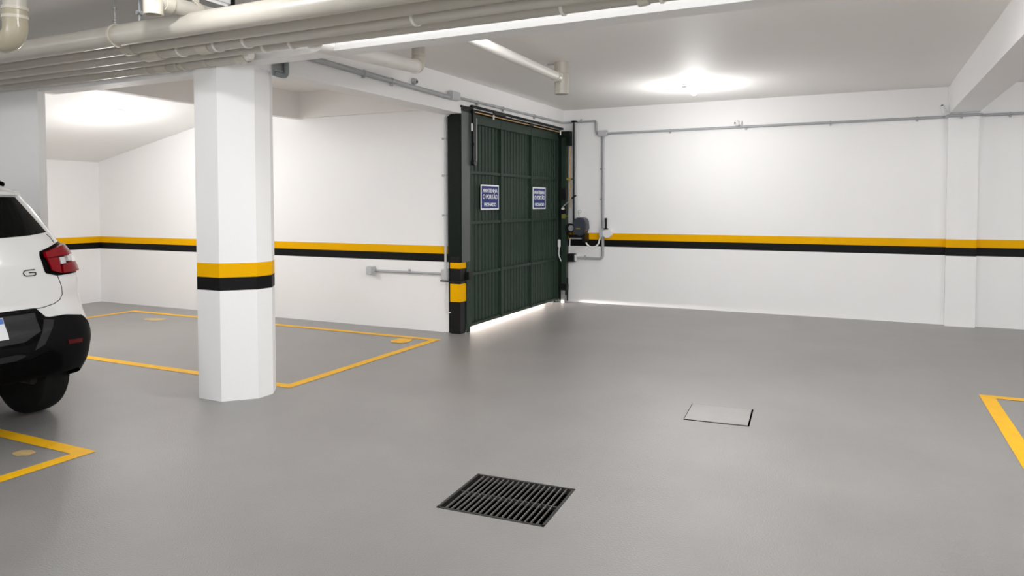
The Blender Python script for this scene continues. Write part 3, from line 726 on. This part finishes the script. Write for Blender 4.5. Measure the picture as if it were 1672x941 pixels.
# tail lights
for sg in (1, -1):
    h = patch('tail_light', CARBK, [(0, sg*.515), (.12, sg*.505), (.8, sg*.49), (1, sg*.50)], sg*.93,
          [(0, 1.085), (.2, 1.062), (1, 1.066)], [(0, 1.235), (.35, 1.278), (.52, 1.292), (.72, 1.285), (.84, 1.23), (1, 1.15)], 26, 12, .0, .006)[0]
    def lens(name, mt, a, b, zl, zh, d=.02, nu=16, nv=8):
        patch(name, mt, a, b, zl, zh, nu, nv, .004, d, parent=car)
    lens('upper_lens', REDL, sg*.52, sg*.86, [(0, 1.192), (1, 1.205)], [(0, 1.228), (.45, 1.266), (.7, 1.278), (.9, 1.27), (1, 1.25)], .03)
    lens('lower_lens', REDL, sg*.635, sg*.92, [(0, 1.078), (1, 1.08)], [(0, 1.13), (.3, 1.15), (.6, 1.145), (1, 1.11)], .026)
    lens('side_lens', REDL, [(0, sg*.555), (1, sg*.53)], sg*.625, [(0, 1.10), (1, 1.078)], 1.188, .018)
    lens('reversing_lens', CLRL, sg*.635, sg*.685, 1.14, 1.186, .016)
    lens('indicator_lens', CLRL, sg*.70, sg*.80, [(0, 1.155), (1, 1.158)], 1.192, .028)
# seams
def seam(pts, r=.0028):
    P = [];
    for (a, b), (c, d) in zip(pts, pts[1:]):
        for i in range(6): t = i/6; P.append(S(a+(c-a)*t, b+(d-b)*t, .0))
    P.append(S(*pts[-1], .0)); return M().tube(P, r, 6)
for sg in (1, -1):
    seam([(sg*.62, 1.345), (sg*.645, 1.32), (sg*.655, 1.285)]).build('tailgate_seam', CARB, car)
    seam([(sg*.60, 1.07), (sg*.612, 1.03), (sg*.625, .98), (sg*.625, .93), (sg*.60, .895), (sg*.55, .875), (sg*.46, .86), (sg*.40, .858)]).build('tailgate_seam', CARB, car)
# badge
def bl(pts, r=.0035): return M().tube([S(a, b, .004) for a, b in pts], r, 8)
B = [(.435, 1.117), (.375, 1.117), (.362, 1.111), (.357, 1.098), (.362, 1.085), (.375, 1.079), (.432, 1.079), (.44, 1.084), (.44, 1.098), (.395, 1.099)]
bl(B).build('badge', CHROME, car)
# bumper details
patch('recess_frame', CARBK, -.425, .425, [(0, .70), (.12, .645), (.5, .64), (.88, .645), (1, .70)], [(0, .83), (.06, .852), (.94, .852), (1, .83)], 40, 8, .012, .017)
patch('plate_recess', CARB2, -.385, .385, [(0, .72), (.14, .665), (.5, .66), (.86, .665), (1, .72)], .836, 40, 8, .014, .020)
for sg in (1, -1):
    patch('bumper_wedge', CARB2, [(0, sg*.33), (1, sg*.435)], [(0, sg*.40), (1, sg*.50)], [(0, .60), (1, .63)], [(0, .79), (1, .775)], 10, 10, .012, .022)
    patch('bumper_reflector', REDD, sg*.575, sg*.70, [(0, .60), (1, .588)], [(0, .628), (1, .617)], 10, 4, .012, .018)
patch('lower_strip', CARB2, -.27, .27, [(0, .572), (.1, .555), (.9, .555), (1, .572)], [(0, .582), (.1, .592), (.9, .592), (1, .582)], 30, 4, .012, .024)
patch('diffuser', CARBK, -.53, .53, [(0, .42), (1, .42)], [(0, .53), (.08, .585), (.2, .545), (.8, .545), (.92, .585), (1, .53)], 40, 6, .012, .020)
# number plate
pl = patch('number_plate', PLATEW, -.205, .180, .70, .832, 10, 4, .018, .024)[0]
patch('plate_band', PLATEB, -.202, .177, .795, .829, 10, 2, .0235, .0255)
# roof rails and aerial
for sg in (1, -1):
    y = CY+sg*.57
    M().tube(bent([(-5.60, y, 1.70), (-5.78, y, 1.75), (-6.9, y, 1.765), (-7.05, y, 1.67)], .08), .020, 12).build('roof_rail', CARBK, car, smooth=True)
# wing mirrors
for sg in (1, -1):
    y = CY+sg*.93
    M().lathe([(-.06, .03), (-.05, .07), (0, .085), (.05, .07), (.07, .03)], (-7.62, y, 1.18), (0, sg, 0), 16).build('mirror', CARBK, car, smooth=True)
# wheels
for xa in AX:
    for sg in (1, -1):
        yo = CY+sg*.855; o = (xa, yo, WR)
        m = M().lathe([(-.215, .20), (-.215, .30), (-.195, .335), (-.165, .345), (-.05, .345), (-.02, .335), (0, .30), (.0, .225), (-.012, .215), (-.02, .20)], o, (0, sg, 0), 48)
        w = m.build('wheel', TYRE, car, smooth=True)
        m = M().lathe([(-.06, .20), (-.06, .06), (-.03, .05), (-.03, .01)], o, (0, sg, 0), 32)
        for k in range(5):
            a = 2*PI*k/5; ca, sa = math.cos(a), math.sin(a)
            q = [(-.035, .05), (.035, .05), (.028, .205), (-.028, .205)]
            m.prism([(xa+p*ca-r_*sa, WR+p*sa+r_*ca) for p, r_ in q], 'Y', yo-sg*.05, yo-sg*.018)
        m.lathe([(-.03, .212), (-.01, .212), (-.01, .198), (-.03, .198)], o, (0, sg, 0), 40)
        m.build('rim', RIM, car, smooth=True)
M().tube([(-5.4, 3.0, .33), (-5.16, 3.0, .33)], .024, 14).build('tailpipe', UNDER, car, smooth=True)
# ------------------------------------------------------------------ lights
def point(name, loc, e, r=.05, c=(1, .965, .93)):
    l = bpy.data.lights.new(name, 'POINT'); l.energy = e; l.shadow_soft_size = r; l.color = c
    o = bpy.data.objects.new(name, l); col.objects.link(o); o.location = loc; return o
def area(name, loc, rot_, e, sx, sy, c=(1, .97, .94)):
    l = bpy.data.lights.new(name, 'AREA'); l.shape = 'RECTANGLE'; l.size = sx; l.size_y = sy; l.energy = e; l.color = c
    o = bpy.data.objects.new(name, l); col.objects.link(o); o.location = loc; o.rotation_euler = rot_; return o
WW = (1, .99, .982); CW = (.965, .98, 1)
point('lamp_or_fill_light', (-1.93, 9.15, 2.62), 38, .08, WW)
point('lamp_or_fill_light', (lx+.05, ly, lz-.55), 27, .08, WW)
point('lamp_or_fill_light', (-3.5, 2.65, 2.93), 28, .03, WW)
point('lamp_or_fill_light', (-1.2, .9, 2.80), 38, .10, CW)
point('lamp_or_fill_light', (-5.5, -.2, 2.70), 75, .10, CW)  # this and the points below: unseen, added to lift ambient light
point('lamp_or_fill_light', (3.4, 5.5, 2.80), 90, .10, CW)
point('lamp_or_fill_light', (2.8, -1.5, 2.85), 120, .10, CW)
point('lamp_or_fill_light', (-8.2, 1.0, 2.6), 25, .10, CW)
area('beam_strip_fill', (-.9, 4.05, 2.93), (0, 0, 0), 16, 5.0, .06, CW)  # unseen area light added to whiten the beam face
area('hidden_strip_fill', (-.7, 4.66, 2.95), (math.radians(16), 0, 0), 84, 3.4, .14, WW)  # added fill hidden behind the beam, raises ambient light in the hall
area('hidden_strip_fill', (-7.9, 4.50, 2.80), (math.radians(18), math.radians(-14), 0), 42, 1.4, .14, WW)  # added fill for the left bay, out of sight behind the beam
# unseen fill panel added behind the camera to brighten surfaces facing it
area('rear_fill_light', (-.5, -4.85, 1.5), (math.radians(90), 0, 0), 160, 9.0, 2.6, (.95, .975, 1))
area('daylight', (-6.3, 9.1, .21), (0, -math.radians(90), 0), 700, .38, 2.9, (1, .90, .84))
w = bpy.data.worlds.new('World'); scn.world = w; w.use_nodes = True
w.node_tree.nodes['Background'].inputs[0].default_value = (.9, .95, 1, 1); w.node_tree.nodes['Background'].inputs[1].default_value = .6
# ------------------------------------------------------------------ camera
cd = bpy.data.cameras.new('camera'); cam = bpy.data.objects.new('camera', cd); col.objects.link(cam)
cd.sensor_fit = 'HORIZONTAL'; cd.sensor_width = 36; cd.lens = 1176.6/1672*36; cd.shift_x = 0; cd.shift_y = -(470.5-375.81)/1672
cd.clip_start = .05
pit, yaw, rol = .03541, .4541, -.0014
fw = Vector((-math.sin(yaw), math.cos(yaw), 0)); rt = Vector((math.cos(yaw), math.sin(yaw), 0)); upv = Vector((0, 0, 1))
f2 = fw*math.cos(pit)-upv*math.sin(pit); u2 = upv*math.cos(pit)+fw*math.sin(pit)
r3 = rt*math.cos(rol)+u2*math.sin(rol); u3 = u2*math.cos(rol)-rt*math.sin(rol)
R3 = Matrix((r3, u3, -f2)).transposed()
cam.matrix_world = Matrix.Translation((0, 0, 1.55)) @ R3.to_4x4()
scn.camera = cam
scn.view_settings.view_transform = 'Standard'; scn.view_settings.look = 'None'; scn.view_settings.exposure = .14; scn.view_settings.gamma = 1.08
scn.cycles.max_bounces = 10; scn.cycles.diffuse_bounces = 7; scn.cycles.use_denoising = True
scn.cycles.sample_clamp_indirect = 6
for o in scn.objects:
    if '_o' in o: del o['_o']
